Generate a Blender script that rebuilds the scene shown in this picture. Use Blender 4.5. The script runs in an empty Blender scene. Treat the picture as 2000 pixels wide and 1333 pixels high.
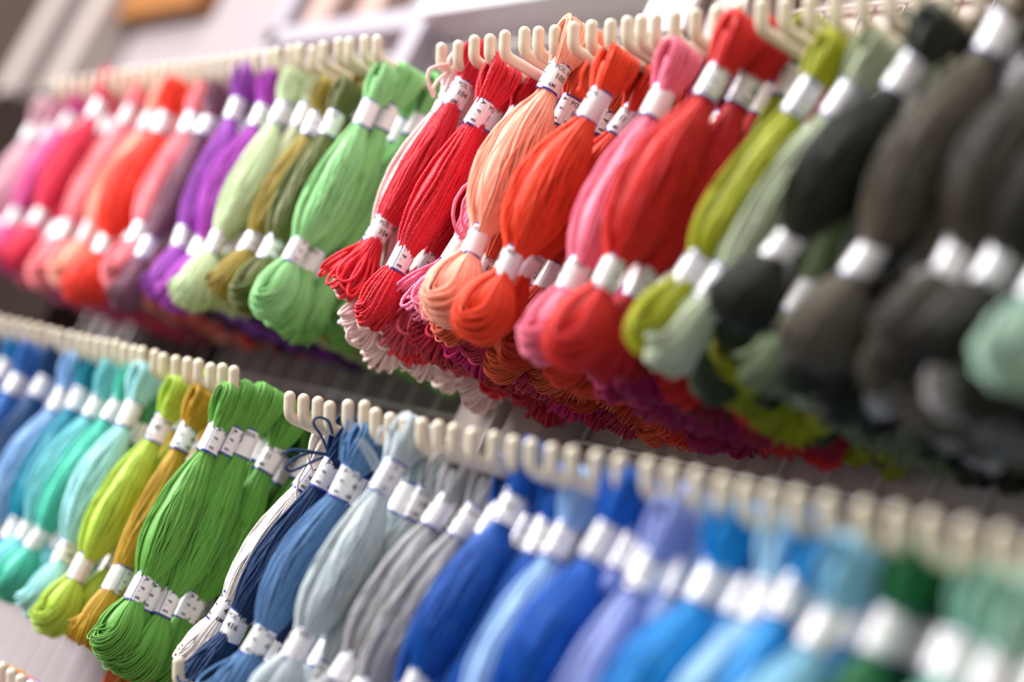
import bpy, math, random
import numpy as np

# ------------------------------------------------------------------ camera, world, lights, exposure
SC = bpy.context.scene
COL = SC.collection

def camera():
    cd = bpy.data.cameras.new('camera')
    cd.sensor_fit = 'HORIZONTAL'
    cd.sensor_width = 36.0
    cd.lens = 4055.0 / 2000.0 * 36.0
    cd.clip_start = 0.05
    cd.dof.use_dof = True
    cd.dof.focus_distance = 1.062
    cd.dof.aperture_fstop = 2.9
    cd.dof.aperture_blades = 0
    o = bpy.data.objects.new('camera', cd)
    R = np.array([[0.52035357, 0.06521393, -0.85145717],
                  [0.73516453, 0.47308168, 0.48551708],
                  [0.43447127, -0.87860165, 0.19822677]])
    from mathutils import Matrix
    m = Matrix.Identity(4)
    for i in range(3):
        m[i][0] = R[i, 0]
        m[i][1] = -R[i, 1]
        m[i][2] = R[i, 2] * -1.0
    # columns: right, up, backward
    loc = (0.78214, -0.44599, 1.25)
    # the fitted view axis is R[:,2] in world space
    m[0][3], m[1][3], m[2][3] = loc
    o.matrix_world = m
    COL.objects.link(o)
    SC.camera = o
camera()

def world():
    w = bpy.data.worlds.new('shop_ambient')
    SC.world = w
    w.use_nodes = True
    bg = w.node_tree.nodes['Background']
    bg.inputs[0].default_value = (1.0, 0.97, 0.96, 1)
    bg.inputs[1].default_value = 0.60
world()

def area(name, loc, target, sx, sy, power, color=(1, 1, 1)):
    from mathutils import Vector
    ld = bpy.data.lights.new(name, 'AREA')
    ld.shape = 'RECTANGLE'
    ld.size, ld.size_y = sx, sy
    ld.energy = power
    ld.color = color
    o = bpy.data.objects.new(name, ld)
    o.location = loc
    d = Vector(target) - Vector(loc)
    o.rotation_euler = d.to_track_quat('-Z', 'Y').to_euler()
    COL.objects.link(o)
    return o
area('ceiling_tube_light', (-0.55, -0.80, 2.75), (-0.25, 0.05, 1.45), 1.9, 0.20, 30, (1.0, 0.98, 0.96))
area('shop_window_light', (-1.25, -1.9, 2.05), (-0.2, 0.0, 1.45), 1.2, 1.2, 112, (0.98, 0.98, 1.0))

SC.view_settings.view_transform = 'Standard'
SC.view_settings.look = 'None'
SC.view_settings.gamma = 1.0
SC.view_settings.exposure = 0.0
SC.view_settings.use_curve_mapping = False

# ------------------------------------------------------------------ materials
def lin(h):
    if isinstance(h, str):
        h = tuple(int(h[i:i + 2], 16) / 255 for i in (0, 2, 4))
    return tuple((c / 12.92 if c <= 0.04045 else ((c + 0.055) / 1.055) ** 2.4) for c in h)

def N(nt, t, **kw):
    n = nt.nodes.new(t)
    for k, v in kw.items():
        setattr(n, k, v)
    return n

def simple_mat(name, hexcol, rough=0.5, spec=0.5, noise=0.0, scale=8.0, bump=0.0, metal=0.0, coat=0.0, alpha=None):
    m = bpy.data.materials.new(name)
    m.use_nodes = True
    nt = m.node_tree
    b = nt.nodes['Principled BSDF']
    c = lin(hexcol)
    b.inputs['Roughness'].default_value = rough
    b.inputs['Specular IOR Level'].default_value = spec
    b.inputs['Metallic'].default_value = metal
    b.inputs['Coat Weight'].default_value = coat
    b.inputs['Coat Roughness'].default_value = 0.08
    b.inputs['Base Color'].default_value = (*c, 1)
    tc = N(nt, 'ShaderNodeTexCoord')
    if noise:
        tx = N(nt, 'ShaderNodeTexNoise')
        tx.inputs['Scale'].default_value = scale
        tx.inputs['Detail'].default_value = 5
        nt.links.new(tc.outputs['Object'], tx.inputs['Vector'])
        mx = N(nt, 'ShaderNodeMix', data_type='RGBA')
        mx.inputs['A'].default_value = (*[v * (1 - noise) for v in c], 1)
        mx.inputs['B'].default_value = (*[min(1, v * (1 + noise)) for v in c], 1)
        nt.links.new(tx.outputs['Fac'], mx.inputs['Factor'])
        nt.links.new(mx.outputs['Result'], b.inputs['Base Color'])
    if bump:
        t2 = N(nt, 'ShaderNodeTexNoise')
        t2.inputs['Scale'].default_value = scale * 12
        t2.inputs['Detail'].default_value = 4
        nt.links.new(tc.outputs['Object'], t2.inputs['Vector'])
        bp = N(nt, 'ShaderNodeBump')
        bp.inputs['Strength'].default_value = bump
        bp.inputs['Distance'].default_value = 0.002
        nt.links.new(t2.outputs['Fac'], bp.inputs['Height'])
        nt.links.new(bp.outputs['Normal'], b.inputs['Normal'])
    return m

def thread_mat(hexcol, kind):
    key = 'thread_' + (hexcol or 'dyed') + {'f': '_fine', 'c': '_chenille', 'r': '_rope'}[kind]
    m = bpy.data.materials.get(key)
    if m:
        return m
    m = bpy.data.materials.new(key)
    m.use_nodes = True
    nt = m.node_tree
    L = nt.links.new
    b = nt.nodes['Principled BSDF']
    c = lin(hexcol or 'B0A0A0')
    at = N(nt, 'ShaderNodeAttribute', attribute_name='tone')
    hs = N(nt, 'ShaderNodeHueSaturation')
    if hexcol:
        hs.inputs['Color'].default_value = (*c, 1)
    else:                                   # the dye is the object's own colour
        oi = N(nt, 'ShaderNodeObjectInfo')
        L(oi.outputs['Color'], hs.inputs['Color'])
    mr = N(nt, 'ShaderNodeMapRange')
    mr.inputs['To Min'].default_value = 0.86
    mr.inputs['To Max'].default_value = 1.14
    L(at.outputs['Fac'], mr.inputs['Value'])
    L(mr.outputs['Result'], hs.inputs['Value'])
    L(hs.outputs['Color'], b.inputs['Base Color'])
    b.inputs['Roughness'].default_value = 0.42 if kind != 'r' else 0.55
    b.inputs['Specular IOR Level'].default_value = 0.30 if kind != 'r' else 0.25
    b.inputs['Sheen Weight'].default_value = 0.05
    b.inputs['Sheen Roughness'].default_value = 0.4
    b.inputs['Sheen Tint'].default_value = (0.6, 0.58, 0.58, 1)
    # spun plies: ridges winding round every strand
    uv = N(nt, 'ShaderNodeUVMap', uv_map='strand')
    sp = N(nt, 'ShaderNodeSeparateXYZ')
    L(uv.outputs['UV'], sp.inputs['Vector'])
    fu = {'f': 0.9, 'c': 1.1, 'r': 0.75}[kind]
    a = N(nt, 'ShaderNodeMath', operation='MULTIPLY')
    a.inputs[1].default_value = fu * 2 * math.pi
    L(sp.outputs['X'], a.inputs[0])
    v = N(nt, 'ShaderNodeMath', operation='MULTIPLY')
    v.inputs[1].default_value = (2 if kind != 'c' else 1) * 2 * math.pi
    L(sp.outputs['Y'], v.inputs[0])
    s = N(nt, 'ShaderNodeMath', operation='ADD')
    L(a.outputs[0], s.inputs[0])
    L(v.outputs[0], s.inputs[1])
    w = N(nt, 'ShaderNodeMath', operation='SINE')
    L(s.outputs[0], w.inputs[0])
    tc = N(nt, 'ShaderNodeTexCoord')
    nz = N(nt, 'ShaderNodeTexNoise')
    nz.inputs['Scale'].default_value = 1500
    nz.inputs['Detail'].default_value = 2
    L(tc.outputs['Object'], nz.inputs['Vector'])
    ad = N(nt, 'ShaderNodeMath', operation='MULTIPLY_ADD')
    ad.inputs[1].default_value = 0.35
    L(w.outputs[0], ad.inputs[0])
    L(nz.outputs['Fac'], ad.inputs[2])
    bp = N(nt, 'ShaderNodeBump')
    bp.inputs['Strength'].default_value = {'f': 0.35, 'c': 0.6, 'r': 0.6}[kind]
    bp.inputs['Distance'].default_value = 0.0004
    L(ad.outputs[0], bp.inputs['Height'])
    L(bp.outputs['Normal'], b.inputs['Normal'])
    return m

M_PAPER = simple_mat('band_paper', 'EFECEC', 0.22, 0.5, noise=0.015, scale=60, coat=0.6)
M_EDGE = simple_mat('band_blue_print', '24309A', 0.3, 0.5, coat=0.4)
M_INK = simple_mat('band_dark_ink', '2A2A4C', 0.5, 0.3)
M_NUM = simple_mat('band_number_ink', '4A4A40', 0.5, 0.3)
M_HOOK = simple_mat('ivory_plastic', 'DED2BA', 0.22, 0.5, noise=0.02, scale=30, coat=0.4)
M_WIRE = simple_mat('white_coated_wire', 'D9D4D0', 0.18, 0.6, noise=0.03, scale=40, coat=0.5)
M_WALL = simple_mat('pale_wall_paint', '968A8C', 0.6, 0.4, noise=0.05, scale=14, bump=0.25)
M_BACK = simple_mat('lightened_wall_panel', 'D8C8BC', 0.5, 0.4, noise=0.05, scale=14, bump=0.25)  # paler tan than the wall paint, to make up for shade behind the near rack
M_TAUPE = simple_mat('taupe_wall_paint', '6E5E54', 0.8, 0.2, noise=0.06, scale=4, bump=0.2)
M_FLOOR = simple_mat('brown_floor_boards', '6E5F58', 0.5, 0.4, noise=0.2, scale=3)
M_POST = simple_mat('pinkish_post_paint', 'A89B96', 0.45, 0.4, noise=0.03, scale=10)
M_WHITE = simple_mat('white_rail_paint', 'CAC8CD', 0.35, 0.5, noise=0.02, scale=12)
M_LILAC = simple_mat('lilac_white_card', '9E97A0', 0.5, 0.4, noise=0.02, scale=12)
M_DARKW = simple_mat('cabinet_wood_and_shade', '1C0F0A', 0.6, 0.15, noise=0.25, scale=6)  # cabinet wood, used again for the dark sheet that stands for shade
M_OAK = simple_mat('orange_board_wood', '8E5C2C', 0.55, 0.3, noise=0.12, scale=9)
M_BLUSH = simple_mat('blush_packet_card', 'A58A80', 0.6, 0.3, noise=0.05, scale=10)
M_SLATE = simple_mat('grey_packet_card', '605C5E', 0.6, 0.3, noise=0.05, scale=10)

# ------------------------------------------------------------------ mesh helpers
def mesh_from(name, V, F, mats, fm=None, smooth=True, tone=None, uv=None):
    me = bpy.data.meshes.new(name)
    V = np.asarray(V, dtype=np.float32)
    F = np.asarray(F, dtype=np.int32)
    n = len(F)
    k = F.shape[1]
    me.vertices.add(len(V))
    me.vertices.foreach_set('co', V.ravel())
    me.loops.add(n * k)
    me.loops.foreach_set('vertex_index', F.ravel())
    me.polygons.add(n)
    me.polygons.foreach_set('loop_start', np.arange(0, n * k, k, dtype=np.int32))
    for m in mats:
        me.materials.append(m)
    if fm is not None:
        me.polygons.foreach_set('material_index', np.asarray(fm, dtype=np.int32))
    me.update(calc_edges=True)
    me.polygons.foreach_set('use_smooth', np.full(n, smooth, dtype=bool))
    if tone is not None:
        at = me.attributes.new('tone', 'FLOAT', 'POINT')
        at.data.foreach_set('value', np.asarray(tone, dtype=np.float32))
    if uv is not None:
        ul = me.uv_layers.new(name='strand')
        ul.data.foreach_set('uv', np.asarray(uv, dtype=np.float32).ravel())
    me.update()
    return me

def tag(o, label=None, cat=None, group=None, kind=None):
    if label: o['label'] = label
    if cat: o['category'] = cat
    if group: o['group'] = group
    if kind: o['kind'] = kind
    return o

def link(name, me, parent=None, loc=None):
    o = bpy.data.objects.new(name, me)
    COL.objects.link(o)
    if parent: o.parent = parent
    if loc is not None: o.location = loc
    return o

def boxes(name, bxs, mat, parent=None, bevel=0.0):
    """axis-aligned boxes (x0,x1,y0,y1,z0,z1) as one object, origin at the base of the first"""
    import bmesh
    b0 = bxs[0]
    org = ((b0[0] + b0[1]) / 2, (b0[2] + b0[3]) / 2, b0[4])
    bm = bmesh.new()
    for (x0, x1, y0, y1, z0, z1) in bxs:
        vs = [bm.verts.new((x - org[0], y - org[1], z - org[2])) for x in (x0, x1) for y in (y0, y1) for z in (z0, z1)]
        for f in ((0, 1, 3, 2), (4, 6, 7, 5), (0, 4, 5, 1), (2, 3, 7, 6), (0, 2, 6, 4), (1, 5, 7, 3)):
            bm.faces.new([vs[i] for i in f])
    bmesh.ops.recalc_face_normals(bm, faces=bm.faces)
    if bevel:
        bmesh.ops.bevel(bm, geom=list(bm.edges), offset=bevel, segments=2, affect='EDGES', profile=0.5)
    me = bpy.data.meshes.new(name)
    bm.to_mesh(me)
    bm.free()
    me.materials.append(mat)
    return link(name, me, parent, org)

def tubes(P, rad, sides, closed, ripple=0.0, fuzz=0.0):
    """P: (S, n, 3) polylines -> verts, quad faces, per-vertex strand index, uv per loop (u = mm along, v = round)"""
    P = np.asarray(P, float)
    S, n, _ = P.shape
    if closed:
        T = np.roll(P, -1, 1) - np.roll(P, 1, 1)
    else:
        T = np.gradient(P, axis=1)
    T /= np.linalg.norm(T, axis=2, keepdims=True) + 1e-12
    A = np.zeros_like(P)
    ref = np.tile(np.array([0.31, 0.83, 0.46]), (S, 1))
    a = ref - (ref * T[:, 0]).sum(1, keepdims=True) * T[:, 0]
    a /= np.linalg.norm(a, axis=1, keepdims=True)
    for i in range(n):
        a = a - (a * T[:, i]).sum(1, keepdims=True) * T[:, i]
        a /= np.linalg.norm(a, axis=1, keepdims=True) + 1e-12
        A[:, i] = a
    B = np.cross(T, A)
    ang = np.arange(sides) / sides * 2 * math.pi
    r = np.broadcast_to(np.asarray(rad, float).reshape(-1, 1) if np.ndim(rad) == 1 else np.asarray(rad, float), (S, n)).copy()
    if ripple:
        r *= 1 + ripple * np.where(np.arange(n) % 2 == 0, 1, -1)[None, :]
    rr = r[:, :, None, None]
    if fuzz:
        rr = rr * (1 + fuzz * np.random.default_rng(5).normal(0, 1, (S, n, sides, 1)).clip(-1.6, 1.9))
    V = P[:, :, None, :] + rr * (np.cos(ang)[None, None, :, None] * A[:, :, None, :] + np.sin(ang)[None, None, :, None] * B[:, :, None, :])
    idx = np.arange(S * n * sides).reshape(S, n, sides)
    m = n if closed else n - 1
    i0 = idx[:, :m]
    i1 = np.roll(idx, -1, 1)[:, :m]
    F = np.stack([i0, np.roll(i0, -1, 2), np.roll(i1, -1, 2), i1], -1).reshape(-1, 4)
    seg = np.linalg.norm(np.diff(P, axis=1), axis=2)
    u = np.concatenate([np.zeros((S, 1)), np.cumsum(seg, 1)], 1) * 1000.0
    u1 = np.concatenate([u[:, 1:], (u[:, -1:] + seg[:, -1:] * 1000)], 1)[:, :m]
    u0 = u[:, :m]
    v0 = np.arange(sides) / sides
    v1 = v0 + 1 / sides
    U = np.zeros((S, m, sides, 4, 2))
    U[..., 0, 0] = U[..., 1, 0] = u0[:, :, None]
    U[..., 2, 0] = U[..., 3, 0] = u1[:, :, None]
    U[..., 0, 1] = U[..., 3, 1] = v0
    U[..., 1, 1] = U[..., 2, 1] = v1
    return V.reshape(-1, 3), F, np.repeat(np.arange(S), n * sides), U.reshape(-1, 2)

# ------------------------------------------------------------------ the skein: one loop of thread hung over a hook, two paper bands
LAB1, LAB2, BOT = -0.024, -0.111, -0.152
ZE = 0.133
_z = np.array([0.0, -0.008, -0.016, -0.024, -0.033, -0.043, -0.057, -0.073, -0.087, -0.098, -0.1045, -0.111, -0.118, -0.125, -0.133])
_wx = np.array([4.8, 5.6, 4.9, 4.3, 4.7, 6.9, 9.0, 9.8, 9.2, 7.4, 5.2, 4.3, 5.0, 7.6, 9.2]) / 1000
_wy = np.array([8.4, 7.4, 5.4, 4.3, 4.7, 7.2, 9.8, 11.0, 10.4, 8.0, 5.2, 4.3, 5.0, 8.2, 10.2]) / 1000
_neck = np.array([0.15, 0.15, 0.0, 0.0, 0.0, 0.8, 1, 1, 1, 0.8, 0.1, 0.0, 0.1, 0.8, 1.0])
_zz = np.linspace(0, -ZE, 240)
def _smooth(w):
    d = np.interp(-_zz, -_z, w)
    k = np.hanning(15); k /= k.sum()
    return np.convolve(np.pad(d, 7, mode='edge'), k, 'valid')
_WX, _WY, _NK = _smooth(_wx), _smooth(_wy), _smooth(_neck)
def WXY(z, belly=1.0):
    k = 1 + (belly - 1) * np.interp(-z, -_zz, _NK)
    return np.interp(-z, -_zz, _WX) * k, np.interp(-z, -_zz, _WY) * k

def skein_mesh(name, kind, seed, nl, rad, sides, step, ripple=0.0, stray=0, twist=0.5, splay=1.0, belly=1.0, fuzz=0.0):
    rng = np.random.default_rng(seed)
    nz = max(10, int(ZE / step))
    z = -np.linspace(0, ZE, nz)
    wx, wy = WXY(z, belly)
    ph = rng.uniform(0, 6.28, 4)
    cx = 0.0022 * np.sin(np.pi * np.clip((-z - 0.034) / 0.07, 0, 1)) * rng.uniform(-1, 1)
    cy = 0.0022 * np.sin(np.pi * np.clip((-z - 0.034) / 0.07, 0, 1)) * rng.uniform(-1, 1)
    tw = twist * rng.uniform(-1, 1) * (np.clip(-z - 0.024, 0, 1) / 0.1) ** 1.2 + 0.25 * rng.uniform(-1, 1)
    nb = max(8, int(0.045 / step))
    na = max(5, int(0.014 / step))
    al = np.linspace(0, math.pi, na + 2)[1:-1]
    be = np.linspace(0, math.pi, nb + 2)[1:-1]
    loops = []
    for j in range(nl):
        yj = -0.97 + 1.94 * (j + rng.uniform(0.1, 0.9)) / nl          # where the loop sits across the bundle
        th = math.asin(yj)
        outer = rng.random() < 0.80
        rho = rng.uniform(0.9, 1.04) if outer else rng.uniform(0.55, 0.85)
        lay = rng.uniform(0.0, 0.0026) if outer else 0
        rh = 0.0042 + lay
        yt = yj * 0.0085 + rng.normal(0, 0.0008)
        halves = []
        for s in (0, 1):
            th0 = th if s == 0 else math.pi - th
            f = ph[j % 4] + rng.uniform(0, 6)
            bel = np.sin(np.pi * np.clip((-z - 0.034) / 0.068, 0, 1))
            wob = (rng.normal(0, 0.13) * np.sin(-z * 60 + f) + rng.normal(0, 0.13) + rng.normal(0, 0.05) * np.sin(-z * 170 + f)) * bel
            rr = rho * (1 + bel * (rng.normal(0, 0.04) + 0.03 * np.sin(-z * 110 + f)))
            t = th0 + tw + wob
            x = wx * rr * np.cos(t) + cx
            y = wy * rr * np.sin(t) + cy
            k = np.clip(-z / 0.019, 0, 1)
            k = k * k * (3 - 2 * k)
            sgn = 1 if s == 0 else -1
            x = x * k + (1 - k) * sgn * rh
            y = y * k + (1 - k) * yt
            bul = np.sin(np.pi * np.clip(-z / 0.020, 0, 1)) * rng.uniform(0, 0.0014)
            x = x + sgn * bul
            halves.append(np.stack([x, y, z], 1))
        A, B = halves
        h = 0.018 * math.sqrt(max(0.05, 1 - 0.8 * yj * yj)) * (rho if outer else rho * 0.9) * rng.uniform(0.88, 1.1)
        p, q = A[-1], B[-1]
        open_ = rng.uniform(0.95, 1.12) if outer else 0.9
        off = np.array([rng.normal(0, 0.0012), rng.normal(0, 0.0015) + 0.002 * yj * splay, 0])
        c = (p + q) / 2
        bot = c + (p - c) * (np.cos(be) * (1 + (open_ - 1) * np.sin(be)))[:, None] + off * np.sin(be)[:, None] ** 2
        bot[:, 2] = p[2] - h * np.sin(be)
        tc = (A[0] + B[0]) / 2
        top = tc + (B[0] - tc) * np.cos(al)[:, None]
        top[:, 2] = (rh + 0.0006) * np.sin(al)
        loops.append(np.concatenate([A, bot, B[::-1], top]))
    P = np.array(loops)
    rad_s = rad * rng.uniform(0.86, 1.14, nl)
    V, F, si, UV = tubes(P, rad_s, sides, True, ripple=ripple, fuzz=fuzz)
    tone_s = rng.uniform(0, 1, nl)
    tone = tone_s[si]
    # stray loops that have worked loose from the foot
    if stray:
        SP = []
        for q in range(stray):
            a = rng.uniform(-2.6, 0.6)
            d = np.array([math.cos(a), math.sin(a), 0])
            e = np.array([-d[1], d[0], 0]) * rng.uniform(0.5, 1)
            t = np.linspace(0, 1, 130)
            L_ = rng.uniform(0.022, 0.032)
            out = rng.uniform(0.011, 0.017)
            b = np.array([0, 0, LAB2 - 0.008]) + d * 0.003
            SP.append(b + d * (out * np.sin(np.pi * t) ** 0.8)[:, None] + e * (0.006 * np.sin(2 * np.pi * t))[:, None] + np.array([0, 0, -1]) * (L_ * np.sin(np.pi * t))[:, None])
        V2, F2, s2, U2 = tubes(np.array(SP), np.full(stray, rad), sides, False, fuzz=fuzz)
        F = np.concatenate([F, F2 + len(V)])
        V = np.concatenate([V, V2])
        tone = np.concatenate([tone, rng.uniform(0.3, 1, stray)[s2]])
        UV = np.concatenate([UV, U2])
    # the packed heart of the bundle
    zc = np.concatenate([-np.linspace(0.003, ZE, 40), -ZE - 0.0155 * np.sin(np.linspace(0.12, 1.5, 8))])
    wxc, wyc = WXY(np.maximum(zc, -ZE), belly)
    sc_ = np.where(zc < -ZE, np.sqrt(np.clip(1 - ((-ZE - zc) / 0.0148) ** 2, 0.01, 1)), 1.0) * 0.88
    tcx = np.interp(-zc, -z, cx); tcy = np.interp(-zc, -z, cy); twc = np.interp(-zc, -z, tw)
    ns = 16
    ang = np.arange(ns) / ns * 2 * math.pi
    CV = []
    for i in range(len(zc)):
        fl = 0.6 if zc[i] > -0.02 else 1.0
        CV.append(np.stack([tcx[i] + wxc[i] * sc_[i] * fl * np.cos(ang), tcy[i] + wyc[i] * sc_[i] * np.sin(ang), np.full(ns, zc[i])], 1))
    CV = np.array(CV)
    ids = np.arange(len(zc) * ns).reshape(len(zc), ns)
    CF = np.stack([ids[:-1], ids[1:], np.roll(ids[1:], -1, 1), np.roll(ids[:-1], -1, 1)], -1).reshape(-1, 4)
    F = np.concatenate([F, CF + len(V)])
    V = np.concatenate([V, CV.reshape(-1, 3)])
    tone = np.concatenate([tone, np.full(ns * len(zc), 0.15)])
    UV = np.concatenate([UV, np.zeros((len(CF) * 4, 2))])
    return mesh_from(name, V, F, [thread_mat(None, kind)], tone=tone, uv=UV)

# printed paper band: blue edges, an overlapped end, its printing
BR, BH = 0.0058, 0.0168
def text_tris(txt, size, bold=0.0):
    cu = bpy.data.curves.new('lettering', 'FONT')
    cu.body = txt
    cu.size = size
    cu.offset = bold
    cu.resolution_u = 2
    o = bpy.data.objects.new('lettering', cu)
    COL.objects.link(o)
    dg = bpy.context.evaluated_depsgraph_get()
    me = o.evaluated_get(dg).to_mesh()
    me.calc_loop_triangles()
    V = np.array([v.co[:] for v in me.vertices])[:, :2]
    T = np.array([t.vertices[:] for t in me.loop_triangles])
    o.evaluated_get(dg).to_mesh_clear()
    bpy.data.objects.remove(o)
    bpy.data.curves.remove(cu)
    return V, T

def band_mesh(number):
    V, F, FM = [], [], []
    ns = 40
    zs = [-BH / 2, -BH / 2 + 0.0011, 0, BH / 2 - 0.0011, BH / 2]
    def shell(a0, a1, r0, r1, n, blue_first):
        base = len(V)
        for i in range(n + 1):
            a = a0 + (a1 - a0) * i / n
            r = r0 + (r1 - r0) * i / n
            for z in zs:
                V.append((r * math.cos(a), r * math.sin(a), z))
        for i in range(n):
            for k in range(4):
                q = base + i * 5 + k
                F.append((q, q + 5, q + 6, q + 1))
                FM.append(1 if k in (0, 3) or (blue_first and i == 0) else 0)
    shell(0, 2 * math.pi, BR, BR, ns, False)
    shell(-0.10, 0.03, BR + 0.00045, BR + 0.00045, 2, True)           # the glued overlap with its blue margin
    shell(0.03, 0.75, BR + 0.00045, BR + 0.00010, 10, False)
    def put(txt, size, s0, z0, mi, bold=0.0, turned=False):
        tv, tt = text_tris(txt, size, bold)
        base = len(V)
        for x, y in tv:
            if turned:
                a, z = s0 + y, z0 - x
            else:
                a, z = s0 + x, z0 + y
            ang = a / BR
            r = BR + (0.00055 if 0 <= a < 0.0048 else 0.00012)
            V.append((r * math.cos(ang), r * math.sin(ang), z))
        for t in tt:
            F.append((base + t[0], base + t[1], base + t[2], base + t[2]))
            FM.append(mi)
    for i, ch in enumerate('A.F.E'):
        put(ch, 0.0034, 0.0011, 0.0067 - i * 0.0028, 2, 0.00005, True)
    put('POL 100%', 0.0034, 0.0062, 0.0038, 2, 0.00003)
    put(number, 0.0042, 0.0085, -0.0011, 3, 0.0001)
    put('6M', 0.0031, 0.0074, -0.0062, 2, 0.00003)
    tri = [f for f in F]
    me = bpy.data.meshes.new('paper_band')
    me.from_pydata(V, [], [f if f[2] != f[3] else f[:3] for f in tri])
    for m in (M_PAPER, M_EDGE, M_INK, M_NUM):
        me.materials.append(m)
    me.polygons.foreach_set('material_index', np.array(FM, dtype=np.int32))
    me.polygons.foreach_set('use_smooth', np.ones(len(FM), dtype=bool))
    me.update()
    return me

BANDS = {n: band_mesh(n) for n in ('104', '11', '416', '105', '213')}
BELLY = (0.92, 1.18, 1.42)
FINE = {b: [skein_mesh('skein_fine', 'f', 10 + i + 9 * q, 120, 0.00048, 5, 0.0036, twist=0.6, belly=b, splay=2.0) for i in range(4)] for q, b in enumerate(BELLY)}
CHEN = [skein_mesh('skein_chenille', 'c', 40 + i, 46, 0.00090, 7, 0.00040, stray=(8, 0, 1)[i], twist=0.5, belly=0.98, fuzz=0.13) for i in range(3)]
CHEN_SOFT = [skein_mesh('skein_chenille', 'c', 50 + i, 40, 0.00100, 6, 0.0012, stray=3, twist=0.5, belly=0.95, fuzz=0.10, splay=3.0) for i in range(3)]
ROPE = [skein_mesh('skein_rope', 'r', 70 + i, 64, 0.00066, 7, 0.0014, twist=0.9, stray=1, belly=0.98, fuzz=0.04) for i in range(3)]
def pick_fine(w, n):
    return FINE[min(BELLY, key=lambda b: abs(b - w))][n % 4]

VIEW = -0.46          # the bearing from the racks towards the open aisle, where most print faces
def make_skein(me, col, kind, loc, lean, sz, spin, number, rots, label, group):
    o = link('thread_skein', None, None, loc)
    o.empty_display_size = 0.02
    o.rotation_euler = (0, math.radians(lean), spin)
    tag(o, label, 'thread skein', group)
    t = link('thread_bundle', me, o)
    t.scale = (1, 1, sz)
    t.color = (*lin(col), 1)
    for zc, r in zip((LAB1, LAB2), rots):
        b = link('paper_band', BANDS[number], o)
        b.location = (0, 0, zc * sz)
        b.rotation_euler = (RNG.uniform(-0.07, 0.07), RNG.uniform(-0.07, 0.07), r - spin)
    return o

RNG = random.Random(7)
ROWNAME = {'UR': ('near', 'upper'), 'LR': ('near', 'lower'), 'UL': ('far', 'upper'), 'LL': ('far', 'lower')}
STEM0 = {'UR': 1.5905, 'LR': 1.3770, 'UL': 1.5985, 'LL': 1.3855}
SLOPE = 0.10
def stem_z(r, y):
    return STEM0[r] + SLOPE * y

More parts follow.
